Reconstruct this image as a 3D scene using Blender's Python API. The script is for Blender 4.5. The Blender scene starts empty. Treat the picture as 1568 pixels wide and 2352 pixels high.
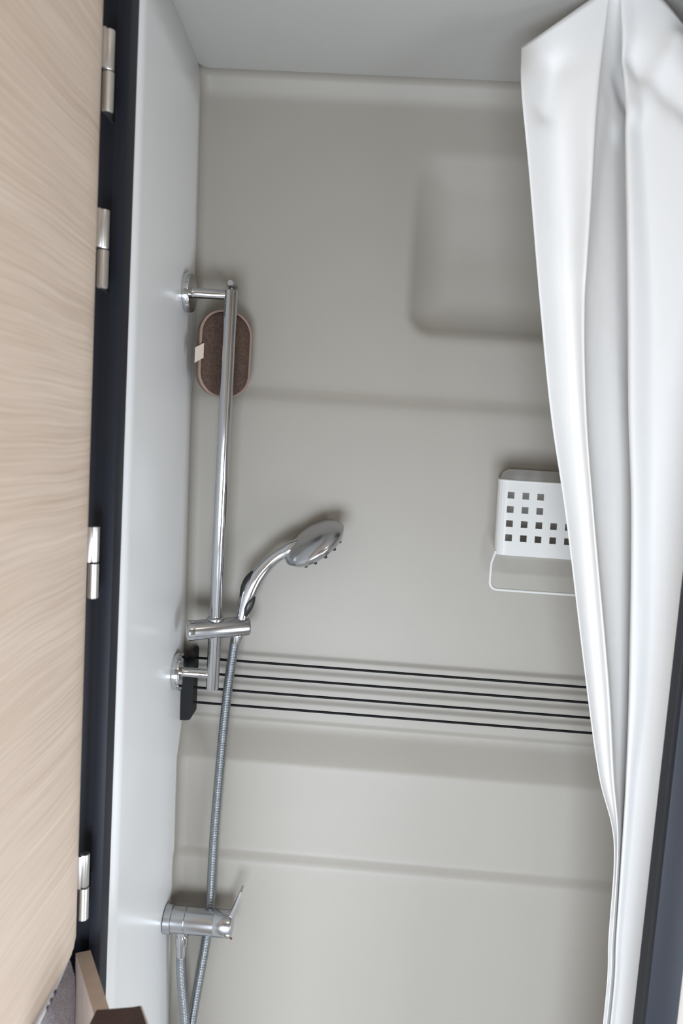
import bpy, bmesh, math, random
from mathutils import Vector, Matrix
random.seed(4)
scene = bpy.context.scene
COL = scene.collection

# ---------------------------------------------------------------- camera
# metres; X to the right along the back wall, Y into the shower, Z up, eye level = 0, floor = -1.5
cd = bpy.data.cameras.new('camera')
cam = bpy.data.objects.new('camera', cd)
COL.objects.link(cam)
cd.sensor_fit = 'VERTICAL'
cd.sensor_height = 36.0
cd.sensor_width = 24.0
cd.lens = 26.556
cd.clip_start = 0.01
cd.dof.use_dof = True
cd.dof.focus_distance = 1.10
cd.dof.aperture_fstop = 4.5
cam.matrix_world = Matrix(((0.996954, -0.067749, 0.038636, 0),
                           (0.045308, 0.099888, -0.993967, 0),
                           (0.063481, 0.992689, 0.102654, 0),
                           (0, 0, 0, 1)))
scene.camera = cam

# ---------------------------------------------------------------- world, lights, exposure
FLOOR = -1.5
world = bpy.data.worlds.new('world')
scene.world = world
world.use_nodes = True
world.node_tree.nodes['Background'].inputs[0].default_value = (0.80, 0.88, 1.0, 1)
world.node_tree.nodes['Background'].inputs[1].default_value = 0.3


def area(name, loc, rot, sx, sy, power, col):
    l = bpy.data.lights.new(name, 'AREA')
    l.shape = 'RECTANGLE'
    l.size, l.size_y, l.energy, l.color = sx, sy, power, col
    o = bpy.data.objects.new(name, l)
    COL.objects.link(o)
    o.location = loc
    o.rotation_euler = rot
    return o


# daylight through the low entrance doorway behind the camera, through a low side window; plus an added warm fill light overhead, no real lamp
area('doorway_daylight', (-0.20, -0.93, -0.98), (math.radians(90), 0, 0), 1.20, 0.74, 74.0, (0.78, 0.885, 1.0))
area('window_daylight', (1.08, 0.10, -0.95), (0, math.radians(90), 0), 0.70, 0.80, 21.0, (0.80, 0.895, 1.0))
area('warm_fill', (0.40, -0.30, 0.585), (0, 0, 0), 0.30, 0.30, 2.5, (1.0, 0.90, 0.76))

vs = scene.view_settings
vs.view_transform = 'Standard'
vs.look = 'None'
vs.gamma = 1.0
vs.use_curve_mapping = False
vs.exposure = -0.45
scene.cycles.use_denoising = True
scene.cycles.caustics_reflective = False
scene.cycles.max_bounces = 14
scene.cycles.diffuse_bounces = 8


# ---------------------------------------------------------------- materials
def mat(name, col, rough=0.5, metal=0.0, bump=0.0, bscale=200.0, var=0.0, vscale=8.0, spec=0.5, coat=0.0):
    m = bpy.data.materials.new(name)
    m.use_nodes = True
    nt = m.node_tree
    b = nt.nodes['Principled BSDF']
    b.inputs['Base Color'].default_value = (*col, 1)
    b.inputs['Roughness'].default_value = rough
    b.inputs['Metallic'].default_value = metal
    b.inputs['Specular IOR Level'].default_value = spec
    b.inputs['Coat Weight'].default_value = coat
    tc = nt.nodes.new('ShaderNodeTexCoord')
    if var > 0:
        n = nt.nodes.new('ShaderNodeTexNoise')
        n.inputs['Scale'].default_value = vscale
        n.inputs['Detail'].default_value = 4
        r = nt.nodes.new('ShaderNodeValToRGB')
        r.color_ramp.elements[0].position = 0.3
        r.color_ramp.elements[1].position = 0.7
        r.color_ramp.elements[0].color = (*[c * (1 - var) for c in col], 1)
        r.color_ramp.elements[1].color = (*[min(1, c * (1 + var)) for c in col], 1)
        nt.links.new(tc.outputs['Object'], n.inputs['Vector'])
        nt.links.new(n.outputs['Fac'], r.inputs['Fac'])
        nt.links.new(r.outputs['Color'], b.inputs['Base Color'])
    if bump > 0:
        n = nt.nodes.new('ShaderNodeTexNoise')
        n.inputs['Scale'].default_value = bscale
        n.inputs['Detail'].default_value = 3
        u = nt.nodes.new('ShaderNodeBump')
        u.inputs['Strength'].default_value = bump
        u.inputs['Distance'].default_value = 0.002
        nt.links.new(tc.outputs['Object'], n.inputs['Vector'])
        nt.links.new(n.outputs['Fac'], u.inputs['Height'])
        nt.links.new(u.outputs['Normal'], b.inputs['Normal'])
    return m


M = {}
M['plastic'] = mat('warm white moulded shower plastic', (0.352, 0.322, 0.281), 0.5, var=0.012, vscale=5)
M['wall_white'] = mat('white shower wall laminate', (0.88, 0.88, 0.88), 0.30, bump=0.05, bscale=35)
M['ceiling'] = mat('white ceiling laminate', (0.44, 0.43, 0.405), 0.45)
M['chrome'] = mat('chrome', (0.60, 0.61, 0.63), 0.10, 1.0)
M['chrome_soft'] = mat('satin chrome', (0.50, 0.51, 0.53), 0.22, 1.0)
M['hose'] = mat('hose steel', (0.40, 0.42, 0.44), 0.33, 1.0)
M['hinge'] = mat('nickel hinge', (0.72, 0.70, 0.68), 0.30, 1.0)
M['black_plastic'] = mat('black plastic', (0.007, 0.007, 0.008), 0.6, spec=0.25)
M['black_wire'] = mat('black coated wire', (0.006, 0.006, 0.007), 0.7, spec=0.2)
M['frame'] = mat('anthracite door frame', (0.016, 0.018, 0.026), 0.5, spec=0.25)
M['white_plastic'] = mat('white basket plastic', (0.62, 0.61, 0.59), 0.40)
M['sponge_face'] = mat('brown sponge pad', (0.085, 0.050, 0.036), 0.95, bump=0.8, bscale=600, var=0.3, vscale=250)
M['sponge_side'] = mat('brown sponge side', (0.20, 0.135, 0.105), 0.95, bump=0.6, bscale=500)
M['sponge_piping'] = mat('pale brown piping', (0.30, 0.205, 0.165), 0.9)
M['tag'] = mat('cream care tag', (0.78, 0.66, 0.55), 0.8)
M['cord'] = mat('brown cord', (0.25, 0.15, 0.10), 0.9)
M['grey_cloth'] = mat('grey fleece', (0.40, 0.38, 0.42), 1.0, bump=1.0, bscale=450, var=0.15, vscale=120)
M['white_cloth'] = mat('white edging cloth', (0.86, 0.85, 0.88), 0.9, bump=0.5, bscale=300)
M['stitch'] = mat('dark stitches', (0.10, 0.09, 0.13), 0.9)
M['beige_board'] = mat('beige board', (0.62, 0.50, 0.42), 0.6, var=0.06, vscale=60)
M['brown_leather'] = mat('dark brown leather', (0.075, 0.040, 0.034), 0.5, bump=0.4, bscale=300, var=0.15, vscale=80)
M['paper'] = mat('white card', (0.88, 0.86, 0.82), 0.7)
M['red'] = mat('red dot', (0.16, 0.03, 0.03), 0.4)
M['van_wall'] = mat('pale beige lining', (0.44, 0.395, 0.345), 0.7)
M['van_floor'] = mat('grey vinyl floor', (0.30, 0.29, 0.28), 0.6)
M['grip'] = mat('black rubber grip', (0.010, 0.010, 0.010), 0.35)
M['spray'] = mat('grey spray plate', (0.45, 0.46, 0.47), 0.35)


def wood_material():
    m = bpy.data.materials.new('pale oak veneer')
    m.use_nodes = True
    nt = m.node_tree
    b = nt.nodes['Principled BSDF']
    b.inputs['Roughness'].default_value = 0.55
    tc = nt.nodes.new('ShaderNodeTexCoord')
    # broad wandering of the grain
    n0 = nt.nodes.new('ShaderNodeTexNoise'); n0.inputs['Scale'].default_value = 3.2; n0.inputs['Detail'].default_value = 2
    sub = nt.nodes.new('ShaderNodeVectorMath'); sub.operation = 'SUBTRACT'; sub.inputs[1].default_value = (.5, .5, .5)
    scl = nt.nodes.new('ShaderNodeVectorMath'); scl.operation = 'MULTIPLY'; scl.inputs[1].default_value = (0, 0, 0.030)
    add = nt.nodes.new('ShaderNodeVectorMath'); add.operation = 'ADD'
    nt.links.new(tc.outputs['Object'], n0.inputs['Vector'])
    nt.links.new(n0.outputs['Color'], sub.inputs[0]); nt.links.new(sub.outputs[0], scl.inputs[0])
    nt.links.new(tc.outputs['Object'], add.inputs[0]); nt.links.new(scl.outputs[0], add.inputs[1])
    mp = nt.nodes.new('ShaderNodeMapping'); mp.inputs['Scale'].default_value = (4, 5, 330)
    nt.links.new(add.outputs[0], mp.inputs['Vector'])
    n1 = nt.nodes.new('ShaderNodeTexNoise'); n1.inputs['Scale'].default_value = 1.0; n1.inputs['Detail'].default_value = 5; n1.inputs['Roughness'].default_value = 0.6
    nt.links.new(mp.outputs[0], n1.inputs['Vector'])
    mp2 = nt.nodes.new('ShaderNodeMapping'); mp2.inputs['Scale'].default_value = (1, 2.0, 22)
    nt.links.new(add.outputs[0], mp2.inputs['Vector'])
    n2 = nt.nodes.new('ShaderNodeTexNoise'); n2.inputs['Scale'].default_value = 1.0; n2.inputs['Detail'].default_value = 2
    nt.links.new(mp2.outputs[0], n2.inputs['Vector'])
    mix = nt.nodes.new('ShaderNodeMath'); mix.operation = 'MULTIPLY_ADD'; mix.inputs[1].default_value = 0.72
    m3 = nt.nodes.new('ShaderNodeMath'); m3.operation = 'MULTIPLY'; m3.inputs[1].default_value = 0.28
    nt.links.new(n2.outputs['Fac'], m3.inputs[0]); nt.links.new(n1.outputs['Fac'], mix.inputs[0]); nt.links.new(m3.outputs[0], mix.inputs[2])
    r = nt.nodes.new('ShaderNodeValToRGB')
    e = r.color_ramp.elements
    e[0].position, e[0].color = 0.30, (0.63, 0.49, 0.385, 1)
    e[1].position, e[1].color = 0.66, (0.86, 0.71, 0.59, 1)
    nt.links.new(mix.outputs[0], r.inputs['Fac']); nt.links.new(r.outputs['Color'], b.inputs['Base Color'])
    u = nt.nodes.new('ShaderNodeBump'); u.inputs['Strength'].default_value = 0.12; u.inputs['Distance'].default_value = 0.001
    nt.links.new(n1.outputs['Fac'], u.inputs['Height']); nt.links.new(u.outputs['Normal'], b.inputs['Normal'])
    return m


M['wood'] = wood_material()


def curtain_material():
    m = bpy.data.materials.new('white curtain cloth')
    m.use_nodes = True
    nt = m.node_tree
    nt.nodes.remove(nt.nodes['Principled BSDF'])
    d = nt.nodes.new('ShaderNodeBsdfDiffuse'); d.inputs['Color'].default_value = (0.89, 0.875, 0.86, 1)
    t = nt.nodes.new('ShaderNodeBsdfTranslucent'); t.inputs['Color'].default_value = (0.88, 0.84, 0.78, 1)
    mx = nt.nodes.new('ShaderNodeMixShader'); mx.inputs[0].default_value = 0.08
    nt.links.new(d.outputs[0], mx.inputs[1]); nt.links.new(t.outputs[0], mx.inputs[2])
    nt.links.new(mx.outputs[0], nt.nodes['Material Output'].inputs['Surface'])
    tc = nt.nodes.new('ShaderNodeTexCoord')
    n = nt.nodes.new('ShaderNodeTexNoise'); n.inputs['Scale'].default_value = 16; n.inputs['Detail'].default_value = 2
    u = nt.nodes.new('ShaderNodeBump'); u.inputs['Strength'].default_value = 0.25; u.inputs['Distance'].default_value = 0.006
    nt.links.new(tc.outputs['Object'], n.inputs['Vector']); nt.links.new(n.outputs['Fac'], u.inputs['Height'])
    nt.links.new(u.outputs['Normal'], d.inputs['Normal'])
    return m


M['curtain'] = curtain_material()


# ---------------------------------------------------------------- mesh helpers
def link(name, me, parent=None, material=None, smooth=False):
    o = bpy.data.objects.new(name, me)
    COL.objects.link(o)
    if material:
        me.materials.append(M[material])
    if smooth:
        for p in me.polygons:
            p.use_smooth = True
    if parent:
        o.parent = parent
        o.matrix_parent_inverse = Matrix.Translation(-parent.location)
    return o


def from_bm(name, bm, material, parent=None, smooth=False, angle=None):
    bmesh.ops.recalc_face_normals(bm, faces=bm.faces)
    me = bpy.data.meshes.new(name)
    bm.to_mesh(me)
    bm.free()
    o = link(name, me, parent, material, smooth)
    if angle is not None:
        for p in me.polygons:
            p.use_smooth = True
        me.set_sharp_from_angle(angle=math.radians(angle))
    return o


def add_box(bm, lo, hi):
    x0, y0, z0 = lo
    x1, y1, z1 = hi
    v = [bm.verts.new(c) for c in ((x0, y0, z0), (x1, y0, z0), (x1, y1, z0), (x0, y1, z0), (x0, y0, z1), (x1, y0, z1), (x1, y1, z1), (x0, y1, z1))]
    for f in ((0, 3, 2, 1), (4, 5, 6, 7), (0, 1, 5, 4), (1, 2, 6, 5), (2, 3, 7, 6), (3, 0, 4, 7)):
        bm.faces.new([v[i] for i in f])


def box(name, lo, hi, material, parent=None, bevel=0.0, seg=2):
    bm = bmesh.new()
    add_box(bm, lo, hi)
    if bevel > 0:
        bmesh.ops.bevel(bm, geom=bm.edges[:], offset=bevel, segments=seg, affect='EDGES', profile=0.5)
    return from_bm(name, bm, material, parent, angle=40 if bevel > 0 else None)


def prism(name, pts, axis, a, b, material, parent=None, bevel=0.0, seg=2, smooth_angle=30):
    """polygon pts in the two other axes, extruded from a to b along axis"""
    def P(u, v, w):
        return {'x': (w, u, v), 'y': (u, w, v), 'z': (u, v, w)}[axis]
    bm = bmesh.new()
    A = [bm.verts.new(P(u, v, a)) for u, v in pts]
    B = [bm.verts.new(P(u, v, b)) for u, v in pts]
    bm.faces.new(A)
    bm.faces.new(list(reversed(B)))
    n = len(pts)
    for i in range(n):
        bm.faces.new([A[i], A[(i + 1) % n], B[(i + 1) % n], B[i]])
    if bevel > 0:
        es = [e for e in bm.edges if len(e.link_faces) == 2 and e.calc_face_angle(0) > 0.9]
        bmesh.ops.bevel(bm, geom=es, offset=bevel, segments=seg, affect='EDGES', profile=0.5)
    return from_bm(name, bm, material, parent, angle=smooth_angle)


def frame_of(d):
    d = Vector(d).normalized()
    up = Vector((0, 0, 1)) if abs(d.z) < 0.9 else Vector((0, 1, 0))
    u = d.cross(up).normalized()
    return d, u, d.cross(u).normalized()


def add_lathe(bm, origin, axis, prof, seg=32, sy=1.0):
    d, u, w = frame_of(axis)
    o = Vector(origin)
    rings = []
    for r, h in prof:
        rings.append([bm.verts.new(o + d * h + (u * math.cos(2 * math.pi * k / seg) + w * sy * math.sin(2 * math.pi * k / seg)) * max(r, 1e-5)) for k in range(seg)])
    for a, b in zip(rings, rings[1:]):
        for k in range(seg):
            bm.faces.new([a[k], a[(k + 1) % seg], b[(k + 1) % seg], b[k]])
    bm.faces.new(list(reversed(rings[0])))
    bm.faces.new(rings[-1])


def lathe(name, origin, axis, prof, material, parent=None, seg=32, angle=35):
    bm = bmesh.new()
    add_lathe(bm, origin, axis, prof, seg)
    return from_bm(name, bm, material, parent, angle=angle)


def add_sweep(bm, pts, radii, seg=12, closed=False, flat=None):
    pts = [Vector(p) for p in pts]
    n = len(pts)
    if not isinstance(radii, (list, tuple)):
        radii = [radii] * n
    rings = []
    t0 = (pts[1] - pts[0]).normalized()
    _, u, w = frame_of(t0)
    for i, p in enumerate(pts):
        if closed:
            t = (pts[(i + 1) % n] - pts[i - 1]).normalized()
        else:
            t = (pts[min(i + 1, n - 1)] - pts[max(i - 1, 0)]).normalized()
        u = (u - t * u.dot(t)).normalized()
        w = t.cross(u).normalized()
        ru, rw = (radii[i], radii[i]) if flat is None else (radii[i] * flat[0], radii[i] * flat[1])
        rings.append([bm.verts.new(p + u * math.cos(2 * math.pi * k / seg) * ru + w * math.sin(2 * math.pi * k / seg) * rw) for k in range(seg)])
    pairs = list(zip(rings, rings[1:])) + ([(rings[-1], rings[0])] if closed else [])
    for a, b in pairs:
        for k in range(seg):
            bm.faces.new([a[k], a[(k + 1) % seg], b[(k + 1) % seg], b[k]])
    if not closed:
        bm.faces.new(list(reversed(rings[0])))
        bm.faces.new(rings[-1])


def sweep(name, pts, radii, material, parent=None, seg=12, closed=False, flat=None, angle=50):
    bm = bmesh.new()
    add_sweep(bm, pts, radii, seg, closed, flat)
    return from_bm(name, bm, material, parent, angle=angle)


def spline(ctrl, n):
    """Catmull-Rom through control tuples of any length"""
    c = [tuple(a) for a in ctrl]
    c = [tuple(2 * a - b for a, b in zip(c[0], c[1]))] + c + [tuple(2 * a - b for a, b in zip(c[-1], c[-2]))]
    out = []
    S = len(c) - 3
    for i in range(n):
        s = i / (n - 1) * S
        k = min(int(s), S - 1)
        t = s - k
        p0, p1, p2, p3 = c[k:k + 4]
        out.append(tuple(0.5 * (2 * b + (cc - a) * t + (2 * a - 5 * b + 4 * cc - d) * t * t + (-a + 3 * b - 3 * cc + d) * t ** 3) for a, b, cc, d in zip(p0, p1, p2, p3)))
    return out


def thing(name, loc, label=None, cat=None, group=None, kind=None):
    o = bpy.data.objects.new(name, None)
    o.empty_display_size = 0.03
    COL.objects.link(o)
    o.location = loc
    return tag(o, label, cat, group, kind)


def tag(o, label=None, cat=None, group=None, kind=None):
    for k, v in (('label', label), ('category', cat), ('group', group), ('kind', kind)):
        if v:
            o[k] = v
    return o


def sstep(a, b, x):
    t = max(0.0, min(1.0, (x - a) / (b - a)))
    return t * t * (3 - 2 * t)


# ---------------------------------------------------------------- the shower shell
def wall_x(z):
    """left shower wall, moulded with a slight draft"""
    return -0.2790 - 0.0165 * z


# back wall profile (depth, height), moulded in one piece
PROF = [(1.1340, 0.5115), (1.1400, 0.5000), (1.1460, 0.4880), (1.1492, 0.4800), (1.1500, 0.474)]
z = 0.46
while z > 0.115:
    PROF.append((1.1500, z)); z -= 0.008
PROF += [(1.1500, 0.105), (1.1500, 0.090), (1.1500, 0.075), (1.1499, 0.066), (1.1492, 0.060), (1.1455, 0.050), (1.1440, 0.0450), (1.1432, 0.040), (1.1430, 0.032)]
z = 0.02
while z > -0.435:
    PROF.append((1.1430, z)); z -= 0.02
PROF += [(1.1430, -0.440), (1.1430, -0.448), (1.1425, -0.4515), (1.1410, -0.4540), (1.1406, -0.4570), (1.1402, -0.462), (1.1370, -0.470), (1.1310, -0.482), (1.1245, -0.495), (1.1200, -0.504),
         (1.1178, -0.5085), (1.1164, -0.5120), (1.1158, -0.5160), (1.1156, -0.522), (1.1155, -0.534)]
for z in (-0.56, -0.59, -0.62, -0.64):
    PROF.append((1.1155, z))
PROF += [(1.1155, -0.650), (1.1152, -0.6545), (1.1140, -0.6580), (1.1105, -0.6640), (1.1082, -0.6690), (1.1074, -0.6720), (1.1071, -0.6760), (1.1070, -0.6850), (1.1070, -0.70), (1.1070, -0.74)]
for z in (-0.80, -0.90, -1.0, -1.1, -1.2, -1.3, -1.4, -1.46):
    PROF.append((1.1070, z))
PROF += [(1.085, -1.485), (1.07, -1.4965), (1.05, -1.499)]


def niche(x, z):
    cx, cz, hx, hz, r = 0.225, 0.283, 0.192, 0.132, 0.040
    qx, qz = abs(x - cx) - hx + r, abs(z - cz) - hz + r
    d = math.hypot(max(qx, 0), max(qz, 0)) + min(max(qx, qz), 0) - r
    t = max(0.0, min(1.0, -d / 0.060))
    return 0.026 * (1 - (1 - t) ** 2) * (1 - 0.7 * sstep(cz - 0.02, cz + hz, z)) * sstep(0.0, 0.14, t)


bm = bmesh.new()
FIL = 0.016
XR = 0.520
cols = [FIL * (1 - math.cos(math.radians(a))) for a in (0, 15, 30, 45, 60, 75, 90)]
xx = FIL + 0.008
while xx < 0.80:
    cols.append(xx); xx += 0.008
rows = []
for Yp, Zp in PROF:
    row = []
    x0 = wall_x(Zp)
    for c in cols:
        x = x0 + c * (XR - x0) / cols[-1] if c > FIL else x0 + c
        y = Yp + niche(x, Zp)
        if c < FIL:
            y -= FIL - math.sqrt(max(0, FIL ** 2 - (FIL - c) ** 2))
        row.append(bm.verts.new((x, y, Zp)))
    rows.append(row)
for a, b in zip(rows, rows[1:]):
    for k in range(len(cols) - 1):
        bm.faces.new([a[k], b[k], b[k + 1], a[k + 1]])
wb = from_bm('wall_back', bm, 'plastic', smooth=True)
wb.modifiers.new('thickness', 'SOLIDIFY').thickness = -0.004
tag(wb, 'warm white moulded back wall of the shower with ledges and niche', kind='structure')

bm = bmesh.new()
WF, WB = [], []
for zz in [-1.5 + 2.03 * q / 24 for q in range(25)]:
    WF.append([bm.verts.new((-0.2765 + (wall_x(zz) + 0.2765) * (yy - 0.812) / (1.12 - 0.812) if yy < 1.12 else wall_x(zz), yy, zz)) for yy in (0.812, 0.86, 0.92, 0.98, 1.04, 1.12, 1.20)])
for a, b in zip(WF, WF[1:]):
    for q in range(6):
        bm.faces.new([a[q], b[q], b[q + 1], a[q + 1]])
wl = from_bm('wall_left', bm, 'wall_white', smooth=True)
wl.modifiers.new('thickness', 'SOLIDIFY').thickness = -0.006
tag(wl, 'glossy white left side wall of the shower', kind='structure')
tag(box('wall_right', (XR, 0.82, -1.5), (XR + 0.03, 1.2, 0.53), 'wall_white'), 'white right side wall of the shower behind the curtain', kind='structure')
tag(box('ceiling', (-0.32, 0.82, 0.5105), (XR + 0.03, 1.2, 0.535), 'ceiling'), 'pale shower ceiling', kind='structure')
tag(box('floor', (-0.32, 0.80, -1.53), (XR + 0.03, 1.2, -1.5), 'wall_white'), 'white shower tray floor', kind='structure')

# living area around the camera
tag(box('wall_front_left', (-1.0, 0.807, -1.5), (-0.345, 0.83, 0.60), 'van_wall'), 'pale partition left of the shower doorway', kind='structure')
tag(box('wall_front_right', (0.374, 0.80, -1.5), (1.1, 0.83, 0.60), 'van_wall'), 'pale partition right of the shower doorway', kind='structure')
tag(box('wall_front_top', (-0.345, 0.80, 0.49), (0.374, 0.83, 0.60), 'van_wall'), 'pale header above the shower doorway', kind='structure')
tag(box('wall_outer_left', (-1.03, -0.95, -1.5), (-1.0, 0.83, 0.60), 'van_wall'), 'pale lining on the left of the living area', kind='structure')
tag(box('wall_outer_right', (1.1, -0.95, -1.5), (1.13, 0.83, 0.60), 'van_wall'), 'pale lining on the right of the living area', kind='structure')
tag(box('wall_rear', (-1.0, -0.98, -1.5), (1.1, -0.95, 0.60), 'van_wall'), 'pale lining behind the viewer', kind='structure')
tag(box('ceiling_living_area', (-1.03, -0.98, 0.60), (1.13, 0.83, 0.63), 'van_wall'), 'pale roof lining of the living area', kind='structure')
tag(box('floor_living_area', (-1.03, -0.98, -1.53), (1.13, 0.80, -1.5), 'van_floor'), 'grey vinyl floor of the living area', kind='structure')
bm = bmesh.new()
for lo, hi in (((-0.84, -0.95, -1.39), (0.44, -0.92, -1.36)), ((-0.84, -0.95, -0.60), (0.44, -0.92, -0.57)), ((-0.84, -0.95, -1.36), (-0.81, -0.92, -0.60)), ((0.41, -0.95, -1.36), (0.44, -0.92, -0.60))):
    add_box(bm, lo, hi)
tag(from_bm('door_2', bm, 'white_plastic'), 'white frame of the low entrance doorway behind the viewer', kind='structure')
bm = bmesh.new()
for lo, hi in (((1.07, -0.33, -1.33), (1.10, 0.53, -1.30)), ((1.07, -0.33, -0.60), (1.10, 0.53, -0.57)), ((1.07, -0.33, -1.30), (1.10, -0.30, -0.60)), ((1.07, 0.50, -1.30), (1.10, 0.53, -0.60))):
    add_box(bm, lo, hi)
tag(from_bm('window_1', bm, 'white_plastic'), 'white framed low window in the right lining of the living area', kind='structure')
bm = bmesh.new()
for lo, hi in (((0.23, -0.47, 0.575), (0.57, -0.45, 0.60)), ((0.23, -0.15, 0.575), (0.57, -0.13, 0.60)), ((0.23, -0.45, 0.575), (0.25, -0.15, 0.60)), ((0.55, -0.45, 0.575), (0.57, -0.15, 0.60))):
    add_box(bm, lo, hi)
tag(from_bm('trim_3', bm, 'white_plastic'), 'white surround added around the made-up warm fill light over the viewer', kind='structure')  # unseen surround, made up to house the added overhead fill

# ---------------------------------------------------------------- door frame (jambs)
j = thing('trim_1', (-0.29, 0.80, FLOOR), 'black door jamb on the left carrying the hinges', kind='structure')
box('jamb_strip', (-0.2885, 0.7965, -1.5), (-0.2745, 0.822, 0.49), 'frame', j, bevel=0.0012)
box('jamb_rebate', (-0.345, 0.8045, -1.5), (-0.2885, 0.822, 0.49), 'frame', j)
j = thing('trim_2', (0.35, 0.79, FLOOR), 'dark blue-grey door jamb on the right edge in front of the curtain', kind='structure')
box('jamb_face', (0.3385, 0.785, -1.5), (0.374, 0.80, 0.49), 'frame', j, bevel=0.002)
box('jamb_stop', (0.3405, 0.80, -1.5), (0.374, 0.822, 0.49), 'frame', j)

# ---------------------------------------------------------------- wooden door with its hinges
HX, HY = -0.2865, 0.7720
d1 = thing('door_1', (HX, HY, -0.569), 'open pale oak door on nickel hinges at the left', kind='structure')
outline = [(-0.2850, 0.215), (-0.2852, 0.722), (-0.2860, 0.737), (-0.2875, 0.750), (-0.2896, 0.761), (-0.2925, 0.7665), (-0.2970, 0.7685), (-0.3090, 0.7685), (-0.3090, 0.215)]
bm = bmesh.new()
zlev = [(-0.569, 0.018), (-0.5675, 0.0115), (-0.563, 0.006), (-0.558, 0.003), (-0.551, 0.0007), (-0.544, 0.0)] + [(zz / 10, 0.0) for zz in range(-5, 6)] + [(0.56, 0)]
rings = []
for zz, cut in zlev:
    rings.append([bm.verts.new((x, min(y, 0.7685 - cut) if y > 0.6 else y, zz)) for x, y in outline])
for a, b in zip(rings, rings[1:]):
    n = len(a)
    for k in range(n):
        bm.faces.new([a[k], a[(k + 1) % n], b[(k + 1) % n], b[k]])
bm.faces.new(list(reversed(rings[0]))); bm.faces.new(rings[-1])
bmesh.ops.remove_doubles(bm, verts=bm.verts, dist=1e-6)
from_bm('door_panel', bm, 'wood', d1, angle=35)
for ztop in (0.3778, 0.2077, -0.1123, -0.4736):
    L = 0.0775
    zm = ztop - L * 0.495
    h = lathe('hinge', (HX, HY, ztop - L), (0, 0, 1), [(0.0042, 0.0004), (0.0056, 0.0018), (0.0056, L * 0.49), (0.0050, L * 0.495)], 'hinge', d1, 24)
    lathe('upper_knuckle', (HX, HY, zm), (0, 0, 1), [(0.0046, 0.0006), (0.0052, 0.0016), (0.0052, L * 0.49), (0.0044, L * 0.495)], 'hinge', None, 24).parent = h
    # leaf let into the door edge, and the leaf on the jamb behind
    box('door_leaf', (HX - 0.0105, HY - 0.0080, zm + 0.0008), (HX - 0.001, HY - 0.0045, ztop), 'hinge', None, bevel=0.0005).parent = h
    box('jamb_leaf', (HX - 0.0050, HY + 0.001, ztop - L + 0.001), (HX - 0.0030, 0.800, zm - 0.001), 'hinge', None).parent = h
for o in list(bpy.data.objects):
    if o.parent and o.parent.name.startswith('hinge'):
        o.matrix_parent_inverse = Matrix.Translation(Vector((0, 0, 0)))

# ---------------------------------------------------------------- slide rail
RX, RY = -0.2168, 1.080
rail = thing('shower_rail', (wall_x(0.18), RY, 0.184), 'upright chrome shower rail standing off the left wall on two round flanges', 'shower rail')
sweep('rail_tube', [(RX, RY, 0.1905), (RX, RY, 0.1895), (RX, RY, -0.3870), (RX, RY, -0.3885)], [0.0082, 0.0094, 0.0094, 0.0082], 'chrome', rail, 28, angle=40)
for zf in (0.1840, -0.3655):
    wx = wall_x(zf)
    lathe('wall_flange', (wx - 0.001, RY, zf), (1, 0, 0), [(0.0268, 0), (0.0272, 0.002), (0.0272, 0.0105), (0.0262, 0.0120), (0.0095, 0.0124)], 'chrome', rail, 40)
    lathe('bracket_arm', (wx + 0.009, RY, zf), (1, 0, 0), [(0.0098, 0), (0.0072, 0.004), (0.0070, RX - wx - 0.009)], 'chrome', rail, 24)
# sliding holder, turned a little away from the wall
HA = Vector((math.cos(math.radians(24)), math.sin(math.radians(24)), 0.05)).normalized()
HC = Vector((RX, RY, -0.2962))
sl = lathe('slide_holder', HC - HA * 0.036, HA, [(0.0120, -0.0012), (0.0142, 0.0), (0.0146, 0.002), (0.0146, 0.0835), (0.0136, 0.0865), (0.0110, 0.0875)], 'chrome_soft', rail, 40)
lathe('clamp_knob', HC - HA * 0.0375, -HA, [(0.0150, -0.006), (0.0152, 0.0), (0.0146, 0.0030), (0.0120, 0.0040)], 'chrome', rail, 40)
lathe('rail_collar', (RX, RY, -0.2828), (0, 0, 1), [(0.0128, 0), (0.0128, 0.002), (0.0104, 0.0036)], 'chrome', rail, 28)

# ---------------------------------------------------------------- hand shower
HYS = HC.y + HA.y * 0.040
hs = thing('hand_shower', (-0.1790, HYS, -0.292), 'chrome hand shower with black grips tilted up in the rail holder', 'shower head')
k = HYS / 1.09
path = [(-0.1835 * k, -0.3010 * k, 0.0086), (-0.1805 * k, -0.2850 * k, 0.0090), (-0.1770 * k, -0.2640 * k, 0.0106), (-0.1712 * k, -0.2420 * k, 0.0128), (-0.1640 * k, -0.2235 * k, 0.0130),
        (-0.1550 * k, -0.2080 * k, 0.0116), (-0.1400 * k, -0.1905 * k, 0.0096), (-0.1260 * k, -0.1795 * k, 0.0094), (-0.1130 * k, -0.1715 * k, 0.0112), (-0.0990 * k, -0.1630 * k, 0.0090)]
sp = spline(path, 40)
sweep('handle', [(x, HYS, zz) for x, zz, r in sp], [r for x, zz, r in sp], 'chrome', hs, 24, flat=(1.0, 1.0))


def grip(seg0, seg1, side, w):
    pts, rr = [], []
    sub = sp[seg0:seg1]
    for i, (x, zz, r) in enumerate(sub):
        a, b = sp[max(seg0 + i - 1, 0)], sp[min(seg0 + i + 1, len(sp) - 1)]
        tx, tz = b[0] - a[0], b[1] - a[1]
        l = math.hypot(tx, tz)
        nx, nz = -tz / l * side, tx / l * side
        e = math.sin(math.pi * (i + 0.15) / (len(sub) - 0.7))
        pts.append((x + nx * (r - 0.0056), HYS - 0.0046, zz + nz * (r - 0.0056)))
        rr.append(max(0.0008, w * max(e, 0.06)))
    sweep('grip_inset', pts, rr, 'grip', hs, 14, flat=(1.0, 1.0))


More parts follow.
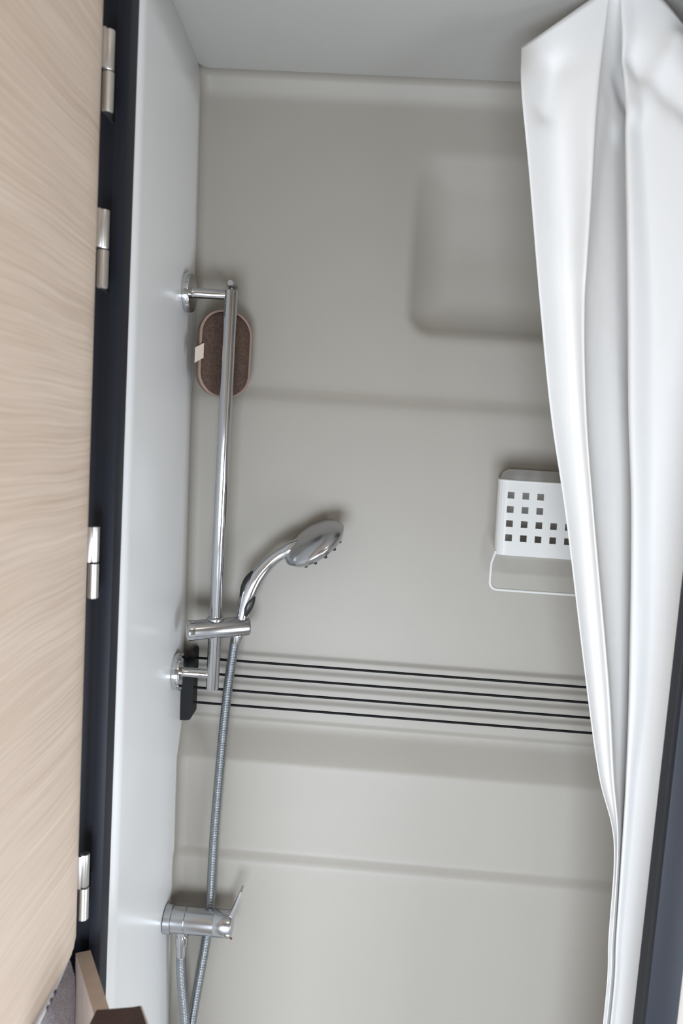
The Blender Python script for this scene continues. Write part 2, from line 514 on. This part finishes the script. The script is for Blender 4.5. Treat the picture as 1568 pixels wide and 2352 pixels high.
grip(9, 24, 1, 0.0076)
grip(5, 16, -1, 0.0076)
# head: dome side up-left, spray plate facing down-right
HN = Vector((0.555, 0.30, -0.775)).normalized()
HO = Vector((-0.0825 * k, HYS, -0.1560 * k))
lathe('spray_head', HO - HN * 0.0125, HN, [(0.004, -0.0010), (0.020, 0.0006), (0.034, 0.0042), (0.0445, 0.0100), (0.0495, 0.0165), (0.0502, 0.0195), (0.0480, 0.0225)], 'chrome_soft', hs, 56, angle=60)
rim = lathe('spray_plate', HO + HN * 0.0098, HN, [(0.0478, 0), (0.0450, 0.0050), (0.0400, 0.0075), (0.0300, 0.0085)], 'chrome', hs, 56, angle=30)
d_, u_, w_ = frame_of(HN)
for rad, cnt in ((0.0385, 14), (0.024, 8)):
    for i in range(cnt):
        a = 2 * math.pi * i / cnt + 0.2
        p = HO + HN * (0.0178 if rad > 0.03 else 0.0182) + (u_ * math.cos(a) + w_ * math.sin(a)) * rad
        lathe('nozzle', p, HN, [(0.0028, -0.003), (0.0025, 0.0016), (0.0015, 0.0026)], 'grip', rim, 8)
lathe('hose_cone', (-0.1835 * k, HYS, -0.3005 * k), (-0.22, 0, -1), [(0.0088, -0.003), (0.0092, 0.004), (0.0080, 0.0150), (0.0064, 0.0185)], 'chrome', hs, 24)

# ---------------------------------------------------------------- hose
hp = [(-0.1885, HYS, -0.3120), (-0.1925, 1.1000, -0.3420), (-0.1980, 1.1000, -0.4055), (-0.2030, 1.0990, -0.5159), (-0.2060, 1.0940, -0.6355), (-0.2062, 1.0922, -0.7429), (-0.2105, 1.0920, -0.7979),
      (-0.2195, 1.0890, -0.8759), (-0.2270, 1.0850, -0.9451), (-0.2345, 1.0800, -1.030), (-0.2370, 1.0765, -1.085), (-0.2330, 1.0740, -1.112), (-0.2290, 1.0720, -1.085), (-0.2290, 1.0720, -1.030),
      (-0.2320, 1.0705, -0.9244), (-0.2400, 1.0680, -0.8513), (-0.2420, 1.0645, -0.8180), (-0.2420, 1.0640, -0.8045)]
dense = [Vector(p) for p in spline(hp, 900)]
acc = [0.0]
for a, b in zip(dense, dense[1:]):
    acc.append(acc[-1] + (b - a).length)
pts, rr = [], []
N = int(acc[-1] / 0.00065)
jx = 0
for i in range(N):
    s = acc[-1] * i / (N - 1)
    while jx < len(acc) - 2 and acc[jx + 1] < s:
        jx += 1
    t = (s - acc[jx]) / max(acc[jx + 1] - acc[jx], 1e-9)
    pts.append(dense[jx].lerp(dense[jx + 1], t))
    rr.append((0.0069, 0.0073, 0.0069, 0.0056)[i % 4])
tag(sweep('shower_hose', pts, rr, 'hose', None, 12, angle=70), 'ribbed steel shower hose looping from the mixer up to the hand shower', 'hose')

# ---------------------------------------------------------------- mixer
mz = -0.7455
mw = wall_x(mz)
MY = 1.0640
mx = thing('shower_mixer', (mw, MY, mz), 'round chrome single lever mixer tap low on the left wall', 'tap')
lathe('wall_rosette', (mw - 0.001, MY, mz), (1, 0, 0), [(0.0212, 0), (0.0212, 0.010), (0.0196, 0.0112)], 'chrome_soft', mx, 40)
lathe('mixer_body', (mw + 0.009, MY, mz), (1, 0, 0), [(0.0192, 0), (0.0192, 0.020), (0.0186, 0.0208), (0.0192, 0.0216), (0.0192, 0.0640)], 'chrome_soft', mx, 40)
cap = lathe('lever_cap', (mw + 0.0735, MY, mz), (1, 0, 0), [(0.0186, -0.001), (0.0194, 0.0004), (0.0194, 0.0245), (0.0182, 0.0268), (0.010, 0.0275)], 'chrome_soft', mx, 40)
prism('lever', [(-0.1725, mz + 0.013), (-0.1665, mz + 0.013), (-0.1600, mz + 0.033), (-0.1530, mz + 0.0575), (-0.1555, mz + 0.0585), (-0.1640, mz + 0.034)], 'y', MY - 0.0085, MY + 0.0085, 'chrome_soft', cap, bevel=0.0008)
box('temperature_mark', (-0.1765, MY - 0.0197, mz - 0.0085), (-0.1665, MY - 0.0178, mz - 0.0035), 'chrome', cap, bevel=0.0006)
lathe('red_dot', (-0.1642, MY - 0.0175, mz - 0.0095), (0, -1, -0.5), [(0.0018, 0), (0.0018, 0.0016), (0.0012, 0.0020)], 'red', cap, 14)
lathe('outlet_nut', (-0.2420, 1.0640, mz - 0.0165), (0, 0, -1), [(0.0092, 0), (0.0092, 0.006), (0.0080, 0.007), (0.0096, 0.009), (0.0096, 0.021), (0.0078, 0.026), (0.0074, 0.040), (0.0064, 0.0435)], 'chrome', mx, 6 * 4)

# ---------------------------------------------------------------- bath sponge and its hook
SN = Vector((math.sin(math.radians(32)), -math.cos(math.radians(32)), 0))
SW = Vector((math.cos(math.radians(32)), math.sin(math.radians(32)), 0))
SC = Vector((-0.2240, 1.1010, 0.1040))
hw, hz, rr_ = 0.0375, 0.0605, 0.0335


def stadium(w, h, r, n=10):
    o = []
    for cx, cz, a0 in ((w - r, h - r, 0), (-(w - r), h - r, 90), (-(w - r), -(h - r), 180), (w - r, -(h - r), 270)):
        for i in range(n + 1):
            a = math.radians(a0 + 90 * i / n)
            o.append((cx + r * math.cos(a), cz + r * math.sin(a)))
    return o


def slab(name, levels, material, parent):
    """levels: (shrink, offset along the sponge's normal)"""
    bm = bmesh.new()
    rings = []
    for s, off in levels:
        rings.append([bm.verts.new(SC + SW * a + Vector((0, 0, b)) + SN * off) for a, b in stadium(hw - s, hz - s, rr_ - s)])
    for a, b in zip(rings, rings[1:]):
        n = len(a)
        for q in range(n):
            bm.faces.new([a[q], a[(q + 1) % n], b[(q + 1) % n], b[q]])
    bm.faces.new(list(reversed(rings[0]))); bm.faces.new(rings[-1])
    return from_bm(name, bm, material, parent, angle=50)


spg = thing('bath_sponge', SC + Vector((0, 0, -hz)), 'brown oval bath sponge with a cream tag hanging in the corner behind the rail', 'sponge')
slab('sponge_side', [(0.004, -0.027), (0.001, -0.0245), (0.0, -0.021), (0.0, -0.004), (0.001, -0.0015)], 'sponge_side', spg)
slab('scrub_face', [(0.0015, -0.003), (0.0015, -0.001), (0.0030, 0.0008), (0.008, 0.0020), (0.015, 0.0026)], 'sponge_face', spg)
ring = [SC + SW * a + Vector((0, 0, b)) + SN * -0.0025 for a, b in stadium(hw + 0.0004, hz + 0.0004, rr_)]
ring = [p for q, p in enumerate(ring) if (p - ring[q - 1]).length > 1e-5]
sweep('piping', ring, 0.0022, 'sponge_piping', spg, 8, closed=True)
bm = bmesh.new()
tp = [SC - SW * 0.0345 + SN * 0.0005 + Vector((0, 0, 0.012)), SC - SW * 0.0345 + SN * 0.0005 + Vector((0, 0, -0.009))]
off = -SW * 0.0150 + SN * 0.0085 + Vector((0, 0, -0.0085))
th = SN * 0.0008 + SW * 0.0004
vv = [bm.verts.new(p) for p in (tp[0], tp[1], tp[1] + off, tp[0] + off, tp[0] + th, tp[1] + th, tp[1] + off + th, tp[0] + off + th)]
for f in ((0, 1, 2, 3), (4, 7, 6, 5), (0, 4, 5, 1), (1, 5, 6, 2), (2, 6, 7, 3), (3, 7, 4, 0)):
    bm.faces.new([vv[q] for q in f])
tg = from_bm('care_tag', bm, 'tag', spg)
tg['label'] = 'cream care tag'
hk = Vector((-0.2285, 1.1420, 0.2070))
sweep('hanging_loop', spline([SC + SW * 0.004 + SN * -0.012 + Vector((0, 0, hz - 0.001)), (-0.2275, 1.118, 0.183), (-0.2305, 1.1330, 0.200), (-0.2270, 1.1370, 0.2085), (-0.2225, 1.1340, 0.200), (-0.2195, 1.121, 0.183), SC + SW * 0.012 + SN * -0.012 + Vector((0, 0, hz - 0.002))], 40), 0.0016, 'cord', spg, 8)
hook = thing('wall_hook', (hk.x, 1.150, hk.z), 'tiny chrome hook on the back wall above the sponge', 'hook')
lathe('hook_base', (hk.x, 1.1503, hk.z), (0, -1, 0), [(0.0068, 0), (0.0068, 0.002), (0.0050, 0.004)], 'chrome_soft', hook, 24)
lathe('hook_peg', (hk.x, 1.147, hk.z), (0, -1, 0.15), [(0.0030, 0), (0.0028, 0.011), (0.0052, 0.0135), (0.0058, 0.0165), (0.0042, 0.0190)], 'chrome', hook, 20)

# ---------------------------------------------------------------- black drying rack
rk = thing('drying_rack', (-0.262, 1.135, -0.452), 'black drying rack of four thin rods strung along the back wall', 'drying rack')
bx0 = wall_x(-0.40) - 0.0005
lx = -0.2530
o = prism('end_bracket', [(bx0, -0.363), (bx0 + 0.0065, -0.3625), (lx - 0.0075, -0.349), (lx - 0.006, -0.3440), (lx - 0.002, -0.3430), (lx, -0.347), (lx, -0.446), (lx - 0.003, -0.4515), (lx - 0.009, -0.4535), (bx0, -0.4535)], 'y', 1.1140, 1.1430, 'black_plastic', rk, bevel=0.0010)
prism('end_bracket', [(XR, -0.345), (XR - 0.016, -0.349), (XR - 0.018, -0.353), (XR - 0.018, -0.446), (XR - 0.014, -0.4530), (XR, -0.4535)], 'y', 1.1140, 1.1430, 'black_plastic', rk, bevel=0.0010)
for i in range(4):
    zz = -0.3555 - 0.0235 * i
    sweep('rod', [(lx - 0.004, 1.1210, zz), (XR - 0.012, 1.1210, zz)], 0.0019, 'black_wire', rk, 10)

# ---------------------------------------------------------------- white basket with towel bar
BX0, BX1, BYF, BYB = 0.1775, 0.4700, 1.0700, 1.1390
ZT, ZB = -0.0505, -0.1560
bk = thing('shower_basket', ((BX0 + BX1) / 2, BYB, ZB), 'white plastic basket with square holes hung on the back wall beside the curtain', 'basket')
RC = 0.014
per = [(BX0, BYB)]
s_left = BYB - BYF - RC
arcL = RC * math.pi / 2


def perim(s):
    W_ = BX1 - BX0 - 2 * RC
    if s < s_left:
        return BX0, BYB - s
    s -= s_left
    if s < arcL:
        a = s / RC
        return BX0 + RC - RC * math.cos(a), BYF + RC - RC * math.sin(a)
    s -= arcL
    if s < W_:
        return BX0 + RC + s, BYF
    s -= W_
    if s < arcL:
        a = s / RC
        return BX1 - RC + RC * math.sin(a), BYF + RC - RC * math.cos(a)
    s -= arcL
    return BX1, BYF + RC + s


STOT = 2 * s_left + 2 * arcL + BX1 - BX0 - 2 * RC
sf = s_left + arcL
hole = 0.0047
NC = 13
hx = [0.1945 + 0.0206 * i for i in range(NC)]
hs_ = [s_left * 0.30, s_left * 0.62, s_left * 0.94] + [sf + x - BX0 - RC for x in hx]
hs_ += [STOT - v for v in hs_[:3]]
slines = sorted(set([0.0, STOT] + [round(v + e, 5) for v in hs_ for e in (-hole, hole)] + [round(s_left + arcL * i / 5, 5) for i in range(6)] + [round(STOT - s_left - arcL * i / 5, 5) for i in range(6)]))
slines = [v for i, v in enumerate(slines) if i == 0 or v - slines[i - 1] > 1e-5]
hzs = [-0.0705 - 0.0201 * i for i in range(4)]
zlines = sorted([ZB, ZT] + [v + e for v in hzs for e in (-hole, hole)])


def is_hole(s, z):
    for r_, zc in enumerate(hzs):
        if abs(z - zc) < hole:
            for c_, sc in enumerate(hs_):
                if abs(s - sc) < hole:
                    col_ = c_ - 3
                    if r_ < 2 and 3 <= col_ <= NC - 4:
                        return False
                    return True
    return False


bm = bmesh.new()
G = {}


def gv(i, jz):
    if (i, jz) not in G:
        x, y = perim(slines[i])
        fz = (zlines[jz] - ZB) / (ZT - ZB)
        x = x + (0.011 if x < 0.3 else -0.011) * max(0.0, (y - BYF - 0.004) / (BYB - BYF))
        x = x + (0.003 * (1 - fz) if x < 0.3 else -0.003 * (1 - fz)) * (1.0 if y < BYB - 0.001 else 0.5)
        G[(i, jz)] = bm.verts.new((x, y, zlines[jz]))
    return G[(i, jz)]


for i in range(len(slines) - 1):
    for jz in range(len(zlines) - 1):
        if not is_hole((slines[i] + slines[i + 1]) / 2, (zlines[jz] + zlines[jz + 1]) / 2):
            bm.faces.new([gv(i, jz), gv(i + 1, jz), gv(i + 1, jz + 1), gv(i, jz + 1)])
bo = from_bm('pierced_side', bm, 'white_plastic', bk)
md = bo.modifiers.new('thickness', 'SOLIDIFY'); md.thickness = 0.0022; md.offset = 0
prism('back_plate', [(BX0 + 0.010 + 0.002, ZB), (BX0 + 0.010 + 0.001, -0.052), (BX0 + 0.010 + 0.006, -0.041), (BX0 + 0.010 + 0.014, -0.0360), (BX1 - 0.010 - 0.014, -0.0360), (BX1 - 0.010 - 0.006, -0.041), (BX1 - 0.010 - 0.001, -0.052), (BX1 - 0.010 - 0.002, ZB)], 'y', BYB - 0.0015, BYB + 0.0035, 'white_plastic', bk)
box('basket_floor', (BX0 + 0.017, BYF + 0.003, ZB), (BX1 - 0.017, BYB, ZB + 0.0025), 'white_plastic', bk)
rim_pts = [(x + (0.011 if x < 0.3 else -0.011) * max(0.0, (y - BYF - 0.004) / (BYB - BYF)), y, ZT) for x, y in (perim(STOT * i / 120) for i in range(121))]
rim_pts = [rim_pts[0]] + [p for a, p in zip(rim_pts, rim_pts[1:]) if (Vector(a) - Vector(p)).length > 1e-5]
sweep('rim', rim_pts, 0.0019, 'white_plastic', bk, 8)
RB = 0.011
bar = [(BX0 + 0.0045, 1.0780, -0.1520), (BX0 - 0.0005, 1.0775, -0.1700), (BX0 - 0.0005, 1.0770, -0.2075 + RB)]
bar += [(BX0 - 0.0005 + RB - RB * math.cos(a * math.pi / 16), 1.0770, -0.2075 + RB - RB * math.sin(a * math.pi / 16)) for a in range(1, 9)]
bar += [(BX0 + BX1 - x, y, zz) for x, y, zz in reversed(bar)]
sweep('towel_bar', bar, 0.0021, 'white_plastic', bk, 10)

# ---------------------------------------------------------------- shower curtain
CT = [
    [(0.1391, 0.945, 0.464), (0.1374, 0.908, 0.403), (0.1546, 0.908, 0.309), (0.18, 0.908, 0.164), (0.2039, 0.908, 0.039), (0.2331, 0.908, -0.083), (0.2749, 0.908, -0.278), (0.3024, 0.908, -0.397), (0.3294, 0.908, -0.483), (0.3353, 0.908, -0.607), (0.3399, 0.908, -0.726), (0.3359, 0.908, -1.18), (0.3359, 0.908, -1.42)],
    [(0.1678, 0.925, 0.477), (0.1788, 0.9256, 0.412), (0.1961, 0.93, 0.318), (0.2176, 0.93, 0.17), (0.2384, 0.93, 0.042), (0.2623, 0.93, -0.083), (0.2976, 0.93, -0.283), (0.319, 0.9256, -0.404), (0.3357, 0.9179, -0.488), (0.34, 0.9135, -0.61), (0.3443, 0.9124, -0.73), (0.3403, 0.9124, -1.18), (0.3403, 0.9124, -1.42)],
    [(0.2212, 0.908, 0.511), (0.2182, 0.904, 0.409), (0.2214, 0.903, 0.303), (0.2281, 0.903, 0.166), (0.2425, 0.903, 0.042), (0.2633, 0.903, -0.08), (0.2988, 0.903, -0.274), (0.3173, 0.904, -0.394), (0.333, 0.9058, -0.481), (0.3392, 0.9068, -0.606), (0.3435, 0.907, -0.725), (0.3395, 0.907, -1.18), (0.3395, 0.907, -1.42)],
    [(0.2225, 0.908, 0.511), (0.2269, 0.9216, 0.418), (0.2312, 0.925, 0.311), (0.2382, 0.925, 0.17), (0.253, 0.925, 0.043), (0.2744, 0.925, -0.082), (0.3109, 0.925, -0.281), (0.3283, 0.9216, -0.402), (0.3381, 0.9157, -0.486), (0.3427, 0.9123, -0.609), (0.3466, 0.9114, -0.729), (0.3426, 0.9114, -1.18), (0.3426, 0.9114, -1.42)],
    [(0.2299, 0.91, 0.514), (0.2488, 0.9512, 0.432), (0.2623, 0.962, 0.324), (0.2794, 0.962, 0.178), (0.2989, 0.962, 0.047), (0.3162, 0.962, -0.083), (0.3415, 0.962, -0.29), (0.3482, 0.9512, -0.414), (0.347, 0.9323, -0.495), (0.3479, 0.9215, -0.615), (0.3511, 0.9188, -0.734), (0.3471, 0.9188, -1.18), (0.3471, 0.9188, -1.42)],
    [(0.2399, 0.912, 0.516), (0.2772, 0.98, 0.441), (0.2962, 0.998, 0.338), (0.3143, 0.998, 0.186), (0.3294, 0.998, 0.05), (0.3465, 0.998, -0.085), (0.3656, 0.998, -0.3), (0.3678, 0.98, -0.425), (0.3567, 0.9485, -0.503), (0.355, 0.9305, -0.621), (0.3576, 0.926, -0.74), (0.3536, 0.926, -1.18), (0.3536, 0.926, -1.42)],
    [(0.2366, 0.905, 0.512), (0.2538, 0.9144, 0.411), (0.267, 0.916, 0.31), (0.2835, 0.916, 0.171), (0.2972, 0.916, 0.045), (0.3129, 0.916, -0.078), (0.3304, 0.916, -0.276), (0.3379, 0.9144, -0.397), (0.3412, 0.9116, -0.484), (0.3455, 0.91, -0.607), (0.3496, 0.9096, -0.727), (0.3456, 0.9096, -1.18), (0.3456, 0.9096, -1.42)],
    [(0.2534, 0.905, 0.512), (0.2713, 0.9128, 0.411), (0.2895, 0.914, 0.31), (0.3113, 0.914, 0.172), (0.3243, 0.914, 0.047), (0.3372, 0.914, -0.076), (0.3526, 0.914, -0.274), (0.3515, 0.9128, -0.396), (0.3517, 0.9107, -0.482), (0.353, 0.9095, -0.606), (0.3551, 0.9092, -0.726), (0.3511, 0.9092, -1.18), (0.3511, 0.9092, -1.42)],
    [(0.2732, 0.906, 0.509), (0.2919, 0.9016, 0.407), (0.3091, 0.9, 0.307), (0.3285, 0.9, 0.171), (0.3441, 0.9, 0.048), (0.3546, 0.9, -0.074), (0.3651, 0.9, -0.268), (0.3654, 0.9016, -0.389), (0.3651, 0.9044, -0.478), (0.3651, 0.906, -0.603), (0.3627, 0.9064, -0.723), (0.3587, 0.9064, -1.18), (0.3587, 0.9064, -1.42)],
    [(0.2964, 0.905, 0.489), (0.3209, 0.8896, 0.403), (0.3394, 0.885, 0.303), (0.359, 0.885, 0.17), (0.3724, 0.885, 0.049), (0.3807, 0.885, -0.07), (0.3842, 0.885, -0.262), (0.3836, 0.8896, -0.382), (0.3832, 0.8977, -0.472), (0.3875, 0.9022, -0.598), (0.3841, 0.9034, -0.718), (0.3801, 0.9034, -1.18), (0.3801, 0.9034, -1.42)],
    [(0.3262, 0.905, 0.456), (0.3529, 0.8936, 0.406), (0.3745, 0.89, 0.307), (0.3946, 0.89, 0.173), (0.4086, 0.89, 0.052), (0.4174, 0.89, -0.068), (0.4217, 0.89, -0.26), (0.4187, 0.8936, -0.381), (0.4155, 0.8999, -0.471), (0.4146, 0.9035, -0.596), (0.4115, 0.9044, -0.716), (0.4075, 0.9044, -1.18), (0.4075, 0.9044, -1.42)],
]
NV, NU = 150, 141
# puckers pulled across the cloth below the hooks: end points (x, z), depth, width
PUCKERS = [((0.259, 0.442), (0.330, 0.372), 0.010, 0.012), ((0.300, 0.455), (0.268, 0.385), -0.008, 0.012), ((0.178, 0.434), (0.168, 0.386), 0.008, 0.013), ((0.240, 0.40), (0.222, 0.20), -0.004, 0.010)]


def pucker(x, zz):
    t = 0.0
    for (ax, az), (bx, bz), depth, w in PUCKERS:
        dx, dz = bx - ax, bz - az
        q = max(0.0, min(1.0, ((x - ax) * dx + (zz - az) * dz) / (dx * dx + dz * dz)))
        d2 = (x - ax - q * dx) ** 2 + (zz - az - q * dz) ** 2
        t += depth * math.exp(-d2 / (w * w))
    return t


colsP = [spline(c, NV) for c in CT]
bm = bmesh.new()
grid = []
for v in range(NV):
    row = spline([c[v] for c in colsP], NU)
    grid.append([bm.verts.new((x, y + pucker(x, zz), min(zz, 0.5075))) for x, y, zz in row])
for v in range(NV - 1):
    for u in range(NU - 1):
        bm.faces.new([grid[v][u], grid[v + 1][u], grid[v + 1][u + 1], grid[v][u + 1]])
cu = from_bm('shower_curtain', bm, 'curtain', smooth=True)
md = cu.modifiers.new('thickness', 'SOLIDIFY'); md.thickness = 0.0010; md.offset = 0
tag(cu, 'white shower curtain hanging in loose folds down the right side', 'curtain')

# ---------------------------------------------------------------- bed corner at the lower left
board = [(-0.2978, 0.7830), (-0.2835, 0.7900), (-0.2330, 0.7085), (-0.2130, 0.6760), (-0.2265, 0.6690), (-0.2465, 0.7010)]
bo = prism('bed_side_board', board, 'z', -1.5, -0.600, 'beige_board', bevel=0.0012)
tag(bo, 'narrow beige board set on edge between the grey mattress and the jamb', 'board')
mt = thing('mattress', (-0.42, 0.70, -1.5), 'grey fleece mattress corner with white edging under the oak door', 'mattress')
bm = bmesh.new()
# rounded right edge profile (x offset from the edge line, z), swept along the slanted edge
mp_ = [(-0.40, -0.592), (-0.012, -0.5915), (-0.003, -0.594), (0.004, -0.604), (0.0090, -0.622), (0.0105, -0.645), (0.0100, -0.70), (0.007, -0.80), (-0.40, -0.80)]
ends = [(-0.3035, 0.7740), (-0.2965, 0.700), (-0.2920, 0.600), (-0.2900, 0.45)]
rings = []
for ex, ey in ends:
    rings.append([bm.verts.new((ex + a, ey, b)) for a, b in mp_])
for a, b in zip(rings, rings[1:]):
    n = len(a)
    for q in range(n):
        bm.faces.new([a[q], a[(q + 1) % n], b[(q + 1) % n], b[q]])
bm.faces.new(list(reversed(rings[0]))); bm.faces.new(rings[-1])
from_bm('fleece_cover', bm, 'grey_cloth', mt, angle=60)
sweep('white_edging', spline([(x + 0.0005, y, -0.5940) for x, y in ends], 30), 0.0044, 'white_cloth', mt, 10)
for y in (0.7150, 0.7040, 0.6940):
    x = -0.2965 + (0.70 - y) * 0.035
    box('stitch', (x + 0.0030, y - 0.0022, -0.5960), (x + 0.0056, y + 0.0022, -0.5922), 'stitch', mt)
tag(box('plinth', (-0.80, 0.45, -1.5), (-0.30, 0.775, -0.80), 'beige_board'), 'beige plinth under the grey mattress', 'plinth')

bb = thing('brown_box', (-0.2050, 0.6600, -0.600), 'dark brown leather covered box with white card corners on the beige board', 'box')
prism('leather_body', [(-0.2345, 0.6755), (-0.2005, 0.6835), (-0.1945, 0.6860), (-0.1820, 0.6650), (-0.1830, 0.6150), (-0.2350, 0.6100)], 'z', -0.5995, -0.575, 'brown_leather', bb, bevel=0.0015)
prism('card_liner', [(-0.2060, 0.6840), (-0.1935, 0.6882), (-0.1795, 0.6655), (-0.1800, 0.6150), (-0.1835, 0.6150), (-0.1830, 0.6650), (-0.1950, 0.6855)], 'z', -0.598, -0.5765, 'paper', bb)
